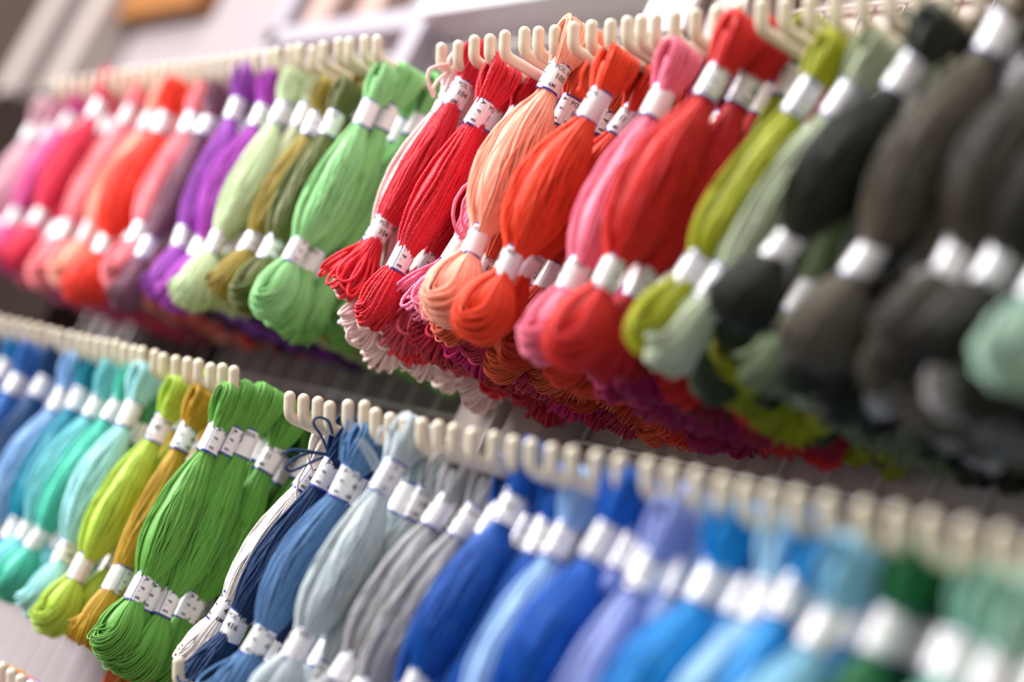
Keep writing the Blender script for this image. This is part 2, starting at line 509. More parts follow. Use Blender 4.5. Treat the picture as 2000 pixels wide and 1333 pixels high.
# rack, key, X, Y, hang Z, lean, length scale, width scale, colour, thread kind, label, short name
FRONT = [
('UR','pp',-0.2089,0.0161,1.5956,1.0,0.959,1.05,'F3D3D0','c','pale pink skein tucked behind the 104 red skein, at the gap between the racks','pale pink skein at the gap'),
('UR','r104',-0.1906,0.0128,1.5996,6.8,0.990,0.92,'E42638','c','bright red skein banded 104 with stray loops at its foot, hooks bare on its left','red skein banded 104'),
('UR','r11',-0.1590,0.0133,1.5863,3.9,0.996,0.95,'E02436','c','bright red skein banded 11 with a smooth rounded foot','red skein banded 11'),
('UR','rb',-0.1590,0.0349,1.5940,14.6,1.002,0.90,'CE1A2A','c','deeper red skein showing between the skein banded 11 and the peach skein','red skein beside the peach skein'),
('UR','hp',-0.1264,0.0290,1.6008,9.5,1.009,0.90,'F684A6','c','candy pink skein with one long loose thread curling beside the peach skein','candy pink skein with loose thread'),
('UR','pe',-0.0962,0.0093,1.6038,-3.0,1.075,1.35,'FFB79C','f','wide peach skein hanging in front between red and orange','wide peach skein'),
('UR','pe2',-0.1121,0.0340,1.6120,1.9,1.118,1.00,'FB8E68','f','darker peach skein peeping out behind the wide peach skein','darker peach skein'),
('UR','or',-0.0467,0.0107,1.5856,3.7,0.997,1.45,'F24A24','f','large bright orange skein with a frayed orange foot','large orange skein'),
('UR','orb',-0.0467,0.0325,1.5879,12.2,0.957,1.10,'DE3A1C','f','red-orange skein half hidden behind the large orange skein','half hidden orange skein'),
('UR','orc',-0.0637,0.0487,1.5925,8.6,0.953,1.00,'D23018','f','second red-orange skein set back beside the rose pink skein','orange skein set back'),
('UR','pk',0.0053,0.0100,1.5849,-0.5,1.030,1.15,'F07C96','f','rose pink skein hanging in front of the red pair','rose pink skein'),
('UR','rd',0.0528,0.0040,1.5915,4.6,1.100,1.45,'DC2622','f','big scarlet skein with a shiny white band, beside the rose pink skein','big scarlet skein'),
('UR','rd2',0.0527,0.0208,1.5988,5.1,1.120,1.20,'CC1C20','f','dark scarlet skein tucked between the big scarlet and the lime skein','dark scarlet skein'),
('UR','rd3',0.0376,0.0407,1.6073,3.7,1.120,1.00,'B81820','f','crimson skein set back behind the dark scarlet skein','crimson skein set back'),
('UR','li',0.1181,0.0084,1.5806,14.6,0.965,1.25,'A8AC10','f','yellow-green lime skein with a round shiny foot','lime skein'),
('UR','li2',0.0528,0.0383,1.6133,-2.1,1.120,1.00,'98A014','f','olive-lime skein set back behind the lime skein','olive-lime skein set back'),
('UR','sg',0.1346,0.0160,1.5845,15.8,1.035,1.00,'BEC8A8','f','pale sage skein between the lime and the black-green skein','pale sage skein'),
('UR','dg',0.1840,0.0026,1.5835,18.3,0.920,1.35,'262C1C','f','black-green skein hanging in front beside the pale sage skein','black-green skein'),
('UR','dg2',0.1181,0.0417,1.6094,6.6,1.047,1.10,'3A482C','f','moss green skein set back behind the black-green skein','moss green skein'),
('UR','gb',0.2170,0.0065,1.6068,10.4,1.120,1.50,'5E5648','f','broad taupe grey skein hanging in front on the upper row','broad taupe skein'),
('UR','gb2',0.2005,0.0354,1.6083,9.0,0.989,1.20,'584F42','f','brown-grey skein set back behind the broad taupe skein','brown-grey skein set back'),
('UR','br',0.2500,0.0114,1.5979,9.0,0.989,1.40,'40382C','f','dark brown skein with a big white lower band, beside the broad taupe skein','dark brown skein'),
('UR','br2',0.2666,0.0177,1.5979,9.0,0.989,1.30,'2A251C','f','brown-black skein beside the dark brown skein','brown-black skein'),
('UR','mt',0.3161,0.0065,1.5873,9.0,0.989,1.30,'A6C4B0','f','pale mint skein cut off by the picture edge on the upper row','pale mint upper skein'),
('UR','gn',0.2830,0.0277,1.5975,9.0,0.989,1.00,'155018','f','deep green skein beside the pale mint skein on the upper row','deep green upper skein'),
('LR','wh',-0.1764,0.0316,1.3766,10.4,0.920,0.95,'F0E8E2','r','white skein at the gap, tucked behind the navy skein','white skein at the gap'),
('LR','nv',-0.1298,0.0161,1.3795,10.1,1.003,0.90,'16345E','r','navy skein with loose loops of thread above its band','navy skein'),
('LR','bl',-0.0961,0.0087,1.3754,4.7,0.974,1.00,'5A82B0','r','denim blue skein between the navy and the ice grey skein','denim blue skein'),
('LR','lb',-0.0521,0.0036,1.3825,2.4,0.981,1.15,'C3CFD2','f','ice grey skein hanging in front beside the denim blue skein','ice grey skein'),
('LR','gy',-0.0665,0.0238,1.3778,1.4,0.921,1.00,'A4B0B4','f','blue-grey skein just behind the ice grey skein','blue-grey skein'),
('LR','gy2',-0.0666,0.0356,1.3779,4.1,0.927,1.00,'98A4AA','f','steel grey skein set back between the blue-grey and warm grey skeins','steel grey skein'),
('LR','wg',-0.0217,0.0208,1.3751,7.7,0.920,1.05,'ABAAAC','f','warm grey skein with frizzy loops above its band','warm grey skein'),
('LR','ry',0.0426,0.0121,1.3847,6.0,0.970,1.50,'0054AE','f','large royal blue skein beside the warm grey skein','large royal blue skein'),
('LR','ryb',0.0266,0.0334,1.3815,3.0,1.000,1.10,'00489A','f','royal blue skein set back behind the large royal blue one','royal blue skein set back'),
('LR','l2',0.0728,0.0224,1.3794,3.0,1.000,1.10,'93B8E2','f','sky blue skein between the two royal blue skeins','sky blue skein'),
('LR','r2',0.1211,0.0076,1.3797,3.0,1.000,1.40,'0060C2','f','royal blue skein between the sky blue and periwinkle skeins','royal blue skein by the periwinkle'),
('LR','pw',0.1051,0.0324,1.3840,3.0,1.000,1.00,'7E90D0','f','violet-blue skein set back behind the periwinkle skein','violet-blue skein'),
('LR','pr',0.1548,0.0086,1.3729,3.0,1.000,1.25,'93A2DE','f','periwinkle skein hanging in front on the lower row','periwinkle skein'),
('LR','ic',0.1548,0.0257,1.3779,3.0,1.000,0.95,'BACDEE','f','pale lavender-blue skein beside the periwinkle skein','pale lavender-blue skein'),
('LR','az',0.1871,0.0124,1.3761,3.0,1.000,1.30,'0E92DC','f','azure skein beside the pale lavender-blue skein','azure skein'),
('LR','azb',0.1714,0.0360,1.3841,3.0,1.000,1.00,'0E86CC','f','azure skein set back, before the pale cyan skein','azure skein set back'),
('LR','pc',0.2151,0.0155,1.3757,3.0,1.000,1.15,'A6D2EC','f','pale cyan skein between two azure skeins','pale cyan skein'),
('LR','a2',0.2289,0.0154,1.3791,3.0,1.000,1.20,'0E8ED4','f','azure skein between the pale cyan and the aqua blue skein','azure skein by the aqua'),
('LR','cy',0.2632,0.0042,1.3701,3.0,1.000,1.35,'88C2DC','f','aqua blue skein with a tall loose top','aqua blue skein'),
('LR','tb',0.2451,0.0327,1.3798,3.0,1.000,1.00,'2878AA','f','teal blue skein between the aqua blue and emerald skeins','teal blue skein'),
('LR','em',0.2792,0.0144,1.3766,3.0,1.000,1.30,'12683A','f','emerald green skein on the lower row','emerald skein'),
('LR','em2',0.2792,0.0304,1.3792,3.0,1.000,1.10,'0C5032','f','dark emerald skein set back behind the emerald skein','dark emerald skein'),
('LR','mi',0.3125,0.0160,1.3749,3.0,1.000,1.40,'8FC2AE','f','mint skein beside the dark emerald on the lower row','lower mint skein'),
('LR','mi2',0.3415,0.0040,1.3692,3.0,1.000,1.40,'9CC8B4','f','paler mint skein last on the lower row','paler lower mint skein'),
('UL','x1',-0.8596,0.0040,1.5845,3.0,1.000,1.10,'E2BAC4','f','dusty pale pink skein last at the far end of the upper row','dusty pale pink end skein'),
('UL','x2',-0.8504,0.0140,1.5908,3.0,1.000,1.00,'D898AE','f','old rose skein next to the far end of the upper row','old rose skein'),
('UL','x3',-0.8171,0.0135,1.6002,3.0,1.000,1.00,'DE5CA0','f','magenta pink skein between old rose and crimson','magenta pink skein'),
('UL','x4',-0.8413,0.0303,1.6121,3.0,1.000,1.00,'EE769A','f','rose skein set back beside the crimson skein','rose skein set back'),
('UL','cr',-0.7495,0.0086,1.6082,-8.3,1.120,1.20,'E6385A','f','crimson skein with two white bands on the far rack','far crimson skein'),
('UL','cr2',-0.7945,0.0339,1.6122,-6.7,1.120,1.00,'A41430','f','dark crimson skein set back behind the crimson skein','dark crimson skein'),
('UL','sa',-0.6858,0.0126,1.6040,-1.2,1.120,1.20,'FF9298','f','salmon pink skein beside the dark crimson skein','salmon pink skein'),
('UL','pc2',-0.6262,0.0098,1.5935,0.2,1.044,1.10,'FFB49E','f','light peach skein between the salmon and the fire orange skein','light peach skein'),
('UL','ro',-0.5888,0.0050,1.5900,-7.2,1.112,1.30,'FA432E','f','fire orange skein on the far rack','fire orange skein'),
('UL','ro2',-0.6448,0.0353,1.6096,-5.1,1.085,1.00,'D82A26','f','red skein set back behind the fire orange skein','red skein set back'),
('UL','co',-0.5525,0.0100,1.5883,-14.6,1.035,1.10,'F2868E','f','coral pink skein beside the plum skein','coral pink skein'),
('UL','ma',-0.5340,0.0149,1.5916,-10.6,1.120,0.95,'7E4E62','f','plum brown skein between coral pink and purple','plum brown skein'),
('UL','pu',-0.4807,0.0076,1.5979,-13.3,1.120,1.05,'9C42B0','f','purple skein with an open loop at its foot','purple skein with open foot loop'),
('UL','pu2',-0.4441,0.0123,1.5944,-8.2,1.104,1.05,'B644BE','f','bright violet skein beside the pale green skein','bright violet skein'),
('UL','pg',-0.4124,0.0117,1.5941,-12.4,1.120,1.25,'CCDEB2','f','very pale green skein beside the bright violet skein','very pale green skein'),
('UL','po',-0.3999,0.0213,1.5978,-4.9,1.063,1.00,'C2C8A0','f','pale olive skein between very pale green and olive','pale olive skein'),
('UL','ol',-0.3450,0.0086,1.5804,-0.1,0.935,1.05,'A08C38','f','olive gold skein with an open loop at its foot','olive gold skein'),
('UL','do',-0.3301,0.0118,1.5829,-5.0,0.979,1.10,'646A34','f','dark olive skein beside the leaf green skein','dark olive skein'),
('UL','gr',-0.2940,0.0137,1.5920,-0.5,1.044,1.20,'98D48E','f','fresh light green skein at the near end of the far upper row','fresh light green skein'),
('UL','gr2',-0.2941,0.0260,1.5984,1.4,1.095,1.20,'8CC87C','f','second light green skein back at the end of the far upper row','second light green skein'),
('UL','gr3',-0.3109,0.0447,1.6007,0.1,1.108,1.20,'84C070','f','third light green skein back at the end of the far upper row','third light green skein'),
('LL','b0',-0.6519,0.0122,1.3905,3.0,1.000,1.00,'1E86C0','f','cyan blue skein last at the far end of the lower row','cyan blue end skein'),
('LL','b1',-0.6061,0.0094,1.3826,3.0,1.000,1.00,'3A72C0','f','mid blue skein beside the dark navy skein on the far rack','far mid blue skein'),
('LL','b2',-0.5617,0.0112,1.3858,3.0,1.000,1.10,'18426E','f','dark navy skein on the far lower row','far dark navy skein'),
('LL','b3',-0.5211,0.0126,1.3813,0.2,1.056,1.05,'96BEE8','f','light sky blue skein on the far lower row','far light blue skein'),
('LL','te',-0.5026,0.0155,1.3860,-4.2,1.062,1.05,'1488A0','f','dark teal skein beside the light sky blue one','dark teal skein'),
('LL','aq',-0.4526,0.0117,1.3820,6.4,0.998,1.05,'80D2D8','f','pale turquoise skein beside the dark teal skein','pale turquoise skein'),
('LL','mn',-0.4207,0.0125,1.3841,8.8,1.046,1.05,'58CEB4','f','sea green skein beside the pale turquoise skein','sea green skein'),
('LL','pa',-0.3919,0.0087,1.3824,-5.3,1.038,1.10,'AAE2E4','f','palest aqua skein on the far lower row','palest aqua skein'),
('LL','mg',-0.3919,0.0227,1.3732,-0.5,0.926,0.95,'489A68','f','jade green skein tucked beside the yellow-green skein','jade green skein'),
('LL','yg',-0.3372,0.0096,1.3790,3.1,1.035,1.10,'B6D44C','f','yellow-green skein with an open loop at its foot','yellow-green skein'),
('LL','oc2',-0.3713,0.0279,1.3941,-7.1,1.120,0.90,'C8A02C','f','mustard skein set back beside the yellow-green skein','mustard skein set back'),
('LL','oc',-0.3048,0.0110,1.3770,-4.7,0.998,1.00,'BC9420','f','ochre skein hanging in front with a knotted foot','ochre skein'),
('LL','oc3',-0.3202,0.0257,1.3719,-8.9,0.931,0.90,'D0A838','f','golden skein between the ochre and the grass green skein','golden skein'),
('LL','g1',-0.2557,0.0053,1.3794,-3.0,1.012,1.25,'66A442','f','grass green skein first in front at the end of the far lower row','first grass green skein'),
('LL','g2',-0.2556,0.0143,1.3850,-1.1,1.072,1.00,'60A03E','f','grass green skein second from the front at the far lower row end','second grass green skein'),
('LL','g3',-0.2556,0.0237,1.3885,-2.8,1.096,1.15,'64A442','f','grass green skein third from the front at the far lower row end','third grass green skein'),
('LL','g4',-0.2713,0.0387,1.3905,-5.6,1.089,1.15,'5C9C3C','f','grass green skein fourth from the front at the far lower row end','fourth grass green skein'),
('LL','g5',-0.2711,0.0482,1.3908,-1.5,1.066,1.00,'549436','f','grass green skein fifth from the front at the far lower row end','fifth grass green skein'),
('LL','g6',-0.2713,0.0645,1.3856,7.5,1.008,1.00,'509032','f','grass green skein sixth from the front at the far lower row end','sixth grass green skein'),
]
# hook positions along each row
HOOKS = {
'UR': [(-0.2088, 1.5875), (-0.1906, 1.5878), (-0.1756, 1.5901), (-0.1591, 1.5896), (-0.1450, 1.5910), (-0.1264, 1.5917), (-0.1121, 1.5908), (-0.0962, 1.5903), (-0.0802, 1.5912), (-0.0637, 1.5907), (-0.0467, 1.5900), (-0.0329, 1.5905), (-0.0212, 1.5902), (-0.0095, 1.5901), (0.0054, 1.5903), (0.0211, 1.5903), (0.0376, 1.5902), (0.0528, 1.5907), (0.0685, 1.5912), (0.0850, 1.5903), (0.1015, 1.5903), (0.1180, 1.5903), (0.1345, 1.5903), (0.1510, 1.5903), (0.1675, 1.5903), (0.1840, 1.5903), (0.2005, 1.5903), (0.2170, 1.5903), (0.2335, 1.5903), (0.2500, 1.5903), (0.2665, 1.5903), (0.2830, 1.5903), (0.2995, 1.5903), (0.3160, 1.5903), (0.3325, 1.5903), (0.3490, 1.5903)],
'LR': [(-0.1765, 1.3762), (-0.1603, 1.3763), (-0.1439, 1.3764), (-0.1298, 1.3753), (-0.1124, 1.3778), (-0.0961, 1.3791), (-0.0823, 1.3765), (-0.0666, 1.3755), (-0.0520, 1.3759), (-0.0367, 1.3762), (-0.0218, 1.3765), (-0.0079, 1.3765), (0.0085, 1.3763), (0.0265, 1.3766), (0.0426, 1.3762), (0.0566, 1.3765), (0.0728, 1.3762), (0.0877, 1.3767), (0.1052, 1.3771), (0.1210, 1.3775), (0.1397, 1.3779), (0.1549, 1.3778), (0.1710, 1.3778), (0.1870, 1.3773), (0.2007, 1.3771), (0.2151, 1.3773), (0.2290, 1.3776), (0.2451, 1.3779), (0.2632, 1.3780), (0.2792, 1.3784), (0.2947, 1.3785), (0.3109, 1.3783), (0.3265, 1.3782), (0.3418, 1.3774)],
'UL': [(-0.2941, 1.5984), (-0.3108, 1.5994), (-0.3301, 1.5993), (-0.3451, 1.5999), (-0.3648, 1.5989), (-0.3776, 1.5967), (-0.3997, 1.5996), (-0.4125, 1.5991), (-0.4321, 1.5989), (-0.4442, 1.5986), (-0.4628, 1.5983), (-0.4807, 1.5983), (-0.4971, 1.5982), (-0.5158, 1.5981), (-0.5339, 1.5980), (-0.5524, 1.5980), (-0.5704, 1.5978), (-0.5887, 1.5977), (-0.6081, 1.5979), (-0.6262, 1.5977), (-0.6447, 1.5975), (-0.6631, 1.5976), (-0.6858, 1.5976), (-0.7062, 1.5970), (-0.7276, 1.5969), (-0.7496, 1.5967), (-0.7713, 1.5961), (-0.7944, 1.5959), (-0.8172, 1.5954), (-0.8414, 1.5952)],
'LL': [(-0.2556, 1.3842), (-0.2712, 1.3844), (-0.2862, 1.3834), (-0.3047, 1.3844), (-0.3201, 1.3842), (-0.3373, 1.3839), (-0.3564, 1.3840), (-0.3713, 1.3852), (-0.3918, 1.3856), (-0.4049, 1.3854), (-0.4207, 1.3855), (-0.4370, 1.3869), (-0.4527, 1.3865), (-0.4686, 1.3862), (-0.4858, 1.3864), (-0.5026, 1.3866), (-0.5211, 1.3871), (-0.5423, 1.3871), (-0.5618, 1.3876), (-0.5842, 1.3883), (-0.6062, 1.3884), (-0.6287, 1.3885), (-0.6519, 1.3887), (-0.6769, 1.3894)],
}

# ------------------------------------------------------------------ setting
def structure(name, bxs, mat, bevel=0.0):
    o = boxes(name, bxs, mat, bevel=bevel)
    o['kind'] = 'structure'
    return o
structure('floor', [(-4, 3, -4, 1.2, -0.02, 0.0)], M_FLOOR)
structure('wall_back', [(-1.452, 1.4, 0.175, 0.235, 0.0, 2.5)], M_WALL)
structure('wall_lightened', [(-0.1655, 1.4, 0.1665, 0.1749, 0.0, 2.5)], M_BACK)  # added sheet over the back wall, coloured lighter to lift its shaded part
structure('wall_left', [(-2.6, -2.5, -2.0, 1.2, 0.0, 2.5)], M_TAUPE)
structure('wall_far', [(-2.5, -1.40, 0.9, 1.0, 0.0, 2.5)], M_TAUPE)
structure('trim_1', [(-0.246, -0.205, 0.128, 0.1749, 0.0, 2.5)], M_POST, 0.002)
structure('trim_2', [(-0.203, -0.166, 0.134, 0.1749, 0.0, 2.5)], M_POST, 0.002)
structure('trim_3', [(-1.505, -1.452, 0.12, 0.235, 1.70, 2.5)], M_POST, 0.003)
structure('trim_4', [(-1.372, -1.325, 0.13, 0.1749, 1.70, 2.5)], M_POST, 0.003)
tag(boxes('wooden_cabinet', [(-1.95, -0.985, 0.125, 0.1749, 0.0, 1.695), (-1.95, -1.453, 0.2351, 0.6, 0.0, 1.695)], M_DARKW, bevel=0.003),
    'dark brown wooden cabinet behind the far end of the far rack', 'cabinet')
tag(boxes('shade_panel', [(-0.984, -0.70, 0.1645, 0.1749, 1.425, 1.60)], M_DARKW, bevel=0.002), 'dark panel standing for shade behind the skeins, far end of the far rack', 'panel')  # added dark sheet: paints the shade under the far upper stacks
tag(boxes('orange_board', [(-1.36, -1.125, 0.150, 0.1749, 1.803, 1.90)], M_OAK, bevel=0.003),
    'orange-brown wooden board on the pale wall above the far rack', 'board')
tag(boxes('grey_packet', [(-1.4515, -1.395, 0.150, 0.1749, 1.77, 1.86)], M_SLATE, bevel=0.002),
    'grey packet standing between the white posts above the dark cabinet', 'packet')
# framed cards above the far rack
cf = boxes('card_holder', [(-0.885, -0.585, 0.148, 0.1749, 1.737, 1.757), (-0.600, -0.572, 0.140, 0.1749, 1.66, 1.90), (-0.885, -0.862, 0.148, 0.1749, 1.66, 1.90)], M_LILAC, bevel=0.002)
tag(cf, 'lilac-white card holder frame on the wall above the far upper row', 'frame')
tag(boxes('blush_packet', [(-0.845, -0.795, 0.155, 0.1749, 1.7571, 1.83)], M_BLUSH, bevel=0.002), 'wider blush packet standing on the lilac card holder', 'packet', 'blush packets on the card holder')
tag(boxes('blush_packet', [(-0.745, -0.70, 0.155, 0.1749, 1.7571, 1.82)], M_BLUSH, bevel=0.002), 'narrower blush packet on the card holder, beside the white upright', 'packet', 'blush packets on the card holder')
# white rails
def rail(name, x0, x1, z, label):
    o = boxes(name, [(x0, x1, 0.128, 0.1749, z, z + 0.009), (x0, x1, 0.134, 0.1749, z + 0.0105, z + 0.022)], M_WHITE, bevel=0.0012)
    tag(o, label, 'rail')
rail('shelf_rail', -0.565, -0.247, 1.731, 'white shelf rail above the upper row of the far rack')
rail('shelf_rail', -0.165, 0.60, 1.731, 'white shelf rail above the upper row of the near rack')

def wire_grid(x0, x1, label):
    P, R_ = [], []
    n = int((x1 - x0) / 0.034)
    k = 12
    for i in range(n + 1):
        x = x0 + 0.034 * i
        P.append(np.stack([np.full(k, x), np.full(k, 0.1620), np.linspace(0.95, 1.735, k)], 1)); R_.append(0.0012)
    for z in (0.96, 1.013, 1.170, 1.2265, 1.384, 1.443, 1.600, 1.6565, 1.72):
        P.append(np.stack([np.linspace(x0 - 0.004, x1 + 0.004, k), np.full(k, 0.1592), np.full(k, z)], 1)); R_.append(0.0017)
    V, F, s, U = tubes(np.array(P), np.array(R_), 8, False)
    V = V - np.array([x0, 0.16, 0.95])
    o = link('wire_grid', mesh_from('wire_grid', V, F, [M_WIRE]), None, (x0, 0.16, 0.95))
    tag(o, label, 'wire grid')
wire_grid(-0.980, -0.262, 'white wire grid panel behind the far rack of skeins')
wire_grid(-0.1655, 0.60, 'white wire grid panel behind the near rack of skeins')

# ------------------------------------------------------------------ hooks
def hook_mesh():
    # stem from the wall grid to the bend, then the blunt tip leaning out over the aisle
    pts = [np.array([0, y, SLOPE * y]) for y in np.linspace(0.1575, 0.008, 22)]
    b = np.array([0, 0.008, SLOPE * 0.008])
    d0 = np.array([0, -1, -SLOPE]); d0 /= np.linalg.norm(d0)
    d1 = np.array([0, -0.47, 0.88]); d1 /= np.linalg.norm(d1)
    for t in np.linspace(0.1, 1, 9):
        k = t * t * (3 - 2 * t)
        d = d0 * (1 - k) + d1 * k
        d /= np.linalg.norm(d)
        b = b + d * 0.0011
        pts.append(b.copy())
    for i in range(5):
        b = b + d1 * 0.0009
        pts.append(b.copy())
    rtip = 0.0031
    cap = []
    for t in np.linspace(0.15, 1.0, 8):
        a = t * math.pi / 2
        pts.append(b + d1 * rtip * math.sin(a)); cap.append(math.cos(a))
    P = np.array(pts)[None]
    n = P.shape[1]
    r = np.full(n, rtip)
    r[:22] = np.linspace(0.0026, rtip, 22)
    r[n - 8:] = rtip * np.maximum(np.array(cap), 0.02)
    V, F, s, U = tubes(P, r[None, :], 14, False)
    me = mesh_from('plastic_hook', V, F, [M_HOOK])
    return me
HOOK_ME = hook_mesh()
def plate_mesh():
    import bmesh
    bm = bmesh.new()
    bmesh.ops.create_cube(bm, size=1)
    bmesh.ops.scale(bm, vec=(0.009, 0.003, 0.030), verts=bm.verts)
    bmesh.ops.bevel(bm, geom=list(bm.edges), offset=0.0008, segments=2, affect='EDGES')
    me = bpy.data.meshes.new('grid_clip')
    bm.to_mesh(me); bm.free()
    me.materials.append(M_HOOK)
    return me
PLATE_ME = plate_mesh()
ORD = ['', 'first', 'second', 'third', 'fourth', 'fifth', 'sixth', 'seventh', 'eighth', 'ninth', 'tenth', 'eleventh', 'twelfth',
       'thirteenth', 'fourteenth', 'fifteenth', 'sixteenth', 'seventeenth', 'eighteenth', 'nineteenth', 'twentieth'] + \
      ['twenty-' + s for s in ('first', 'second', 'third', 'fourth', 'fifth', 'sixth', 'seventh', 'eighth', 'ninth')] + \
      ['thirtieth'] + ['thirty-' + s for s in ('first', 'second', 'third', 'fourth', 'fifth', 'sixth', 'seventh', 'eighth', 'ninth')]
def add_hook(x, z, label, group, dy=0.0):
    o = link('plastic_hook', None, None, (x, dy, z))
    o.empty_display_size = 0.01
    tag(o, label, 'hook', group)
    link('prong', HOOK_ME, o)
    p = link('grid_clip', PLATE_ME, o, (0, 0.1575 - dy, SLOPE * 0.1575))
    return o
for r, xs in HOOKS.items():
    a, b = ROWNAME[r]
    for i, (x, z) in enumerate(xs):
        add_hook(x, z, f'ivory plastic hook, {ORD[i + 1]} from the gap between the racks on the {a} {b} row', f'hooks along the {a} {b} row')

# ------------------------------------------------------------------ skeins in front
FR_OBJ = {}
GROUPS = {r: f'thread skeins on the {a} {b} row' for r, (a, b) in ROWNAME.items()}
SPECIAL = {  # which print faces out (mm along the band), number
    'r104': ('104', 9.8, 9.0, 0), 'r11': ('11', 3.6, 1.6, 1), 'rb': ('11', 1.0, 0.0, 2), 'pp': ('104', 20, 24, 1), 'pe': ('105', 9.0, 21.0, 0), 'pe2': ('105', 8.5, 19, 0),
    'or': ('105', 22.0, 20.0, 0), 'pk': ('213', 26, 18.0, 0), 'nv': ('416', 4.6, 13.0, 0), 'bl': ('416', 5.0, 5.0, 1), 'wh': ('416', 2.0, 9.0, 2),
    'g1': ('213', 1, 1, 0), 'g2': ('213', 1, 1.5, 0), 'g3': ('213', 17, 1.2, 0), 'g4': ('213', 20, 1.3, 0), 'g5': ('213', 1.5, 1.3, 0)}
for i, (r, k, x, y, z, lean, sz, w, col, kd, lab, sh) in enumerate(FRONT):
    pool = {'f': [pick_fine(w, q) for q in range(4)], 'c': CHEN, 'r': ROPE}[kd]
    if k in SPECIAL:
        num, s1, s2, vi = SPECIAL[k]
        me = pool[vi % len(pool)]
        rots = [VIEW - s1 / 1000 / BR, VIEW - s2 / 1000 / BR]
        spin = RNG.uniform(-0.12, 0.12)
    else:
        num = RNG.choice(list(BANDS))
        me = pool[RNG.randrange(len(pool))]
        rots = [RNG.uniform(0, 6.28), RNG.uniform(0, 6.28)]
        spin = RNG.uniform(-0.25, 0.25)
    FR_OBJ[k] = make_skein(me, col, kd, (x, y, z), lean, sz, spin, num, rots, lab, GROUPS[r])

# ------------------------------------------------------------------ the skeins hung deeper on the same hooks
deep = []
for r, xs in HOOKS.items():
    fr = [f for f in FRONT if f[0] == r]
    for hi, (hx, hz) in enumerate(xs):
        near = [f for f in fr if abs(f[2] - hx) < 0.0095]
        y = max([f[3] for f in near], default=(RNG.uniform(0.004, 0.012) if r == 'LR' and hx > -0.03 else RNG.uniform(0.026, 0.036))) + RNG.uniform(0.016, 0.022)
        while y < 0.150:
            f = min(fr, key=lambda q: abs(q[2] - hx) + (0.0 if abs(q[2] - hx) < 0.0095 else RNG.uniform(0, 0.014)))
            deep.append([r, hx + RNG.uniform(-0.003, 0.003), y, hi, f])
            y += RNG.uniform(0.017, 0.022)
def rank(d):
    r, x, y, hi, f = d
    s = y * 10                                           # shallow ones show most
    if r == 'UR' and x < 0.10: s -= 1.0                   # the underside of this row is in plain view
    if r in ('UL', 'LL') and hi < 2: s -= 1.2             # the open ends of the far rack
    if r == 'LR' and hi < 2: s -= 0.6
    return s
deep.sort(key=rank)
N_IND = 286 - len(FRONT)
single, mass = deep[:N_IND], deep[N_IND:]
DEEP_DYE = {'hp': ('C41468', 'magenta'), 'rb': ('C8485A', 'rose red'), 'r11': ('B8203A', 'crimson'), 'pe': ('D85C38', 'burnt orange'), 'pe2': ('B8304C', 'raspberry red'), 'or': ('E04A28', 'matching'), 'orc': ('C03418', 'rust red'),
            'pk': ('B01C58', 'raspberry'), 'rd2': ('A81838', 'wine red'), 'rd3': ('8E1020', 'garnet'), 'sg': ('7C8A66', 'grey-green'), 'gb2': ('BAB6B2', 'ash grey'), 'br': ('8E8A88', 'stone grey'),
            'cr2': ('7A1028', 'maroon'), 'sa': ('A03048', 'dull crimson'), 'ro2': ('8C1828', 'deep red'), 'ma': ('4A2838', 'dark plum'), 'pu2': ('5C2470', 'dark violet')}
def deep_dye(f):
    return DEEP_DYE.get(f[1], (f[8], 'matching'))
by_front = {}
for d in single:
    by_front.setdefault(d[4][1], []).append(d)
for k, ds in by_front.items():
    ds.sort(key=lambda d: d[2])
    for n, (r, x, y, hi, f) in enumerate(ds):
        (col, cn), kd, sh = deep_dye(f), f[9], f[11]
        if kd == 'c':
            me = CHEN_SOFT[RNG.randrange(3)]
        elif kd == 'r' and y < 0.06:
            me = ROPE[RNG.randrange(3)]
        else:
            me = pick_fine(RNG.choice((0.92, 1.18)), RNG.randrange(4))
        z = stem_z(r, y) + RNG.uniform(-0.003, 0.004) - (0.008 if r == 'UR' and hi == 0 else 0)
        lab = f'{cn} skein, {ORD[n + 1]} one back behind the {sh}'
        make_skein(me, col, kd, (x, y, z), f[5] * 0.4 + RNG.gauss(0, 3), RNG.uniform(1.0, 1.07), RNG.uniform(-0.5, 0.5), RNG.choice(list(BANDS)), [RNG.uniform(0, 6.28), RNG.uniform(0, 6.28)], lab, GROUPS[r])

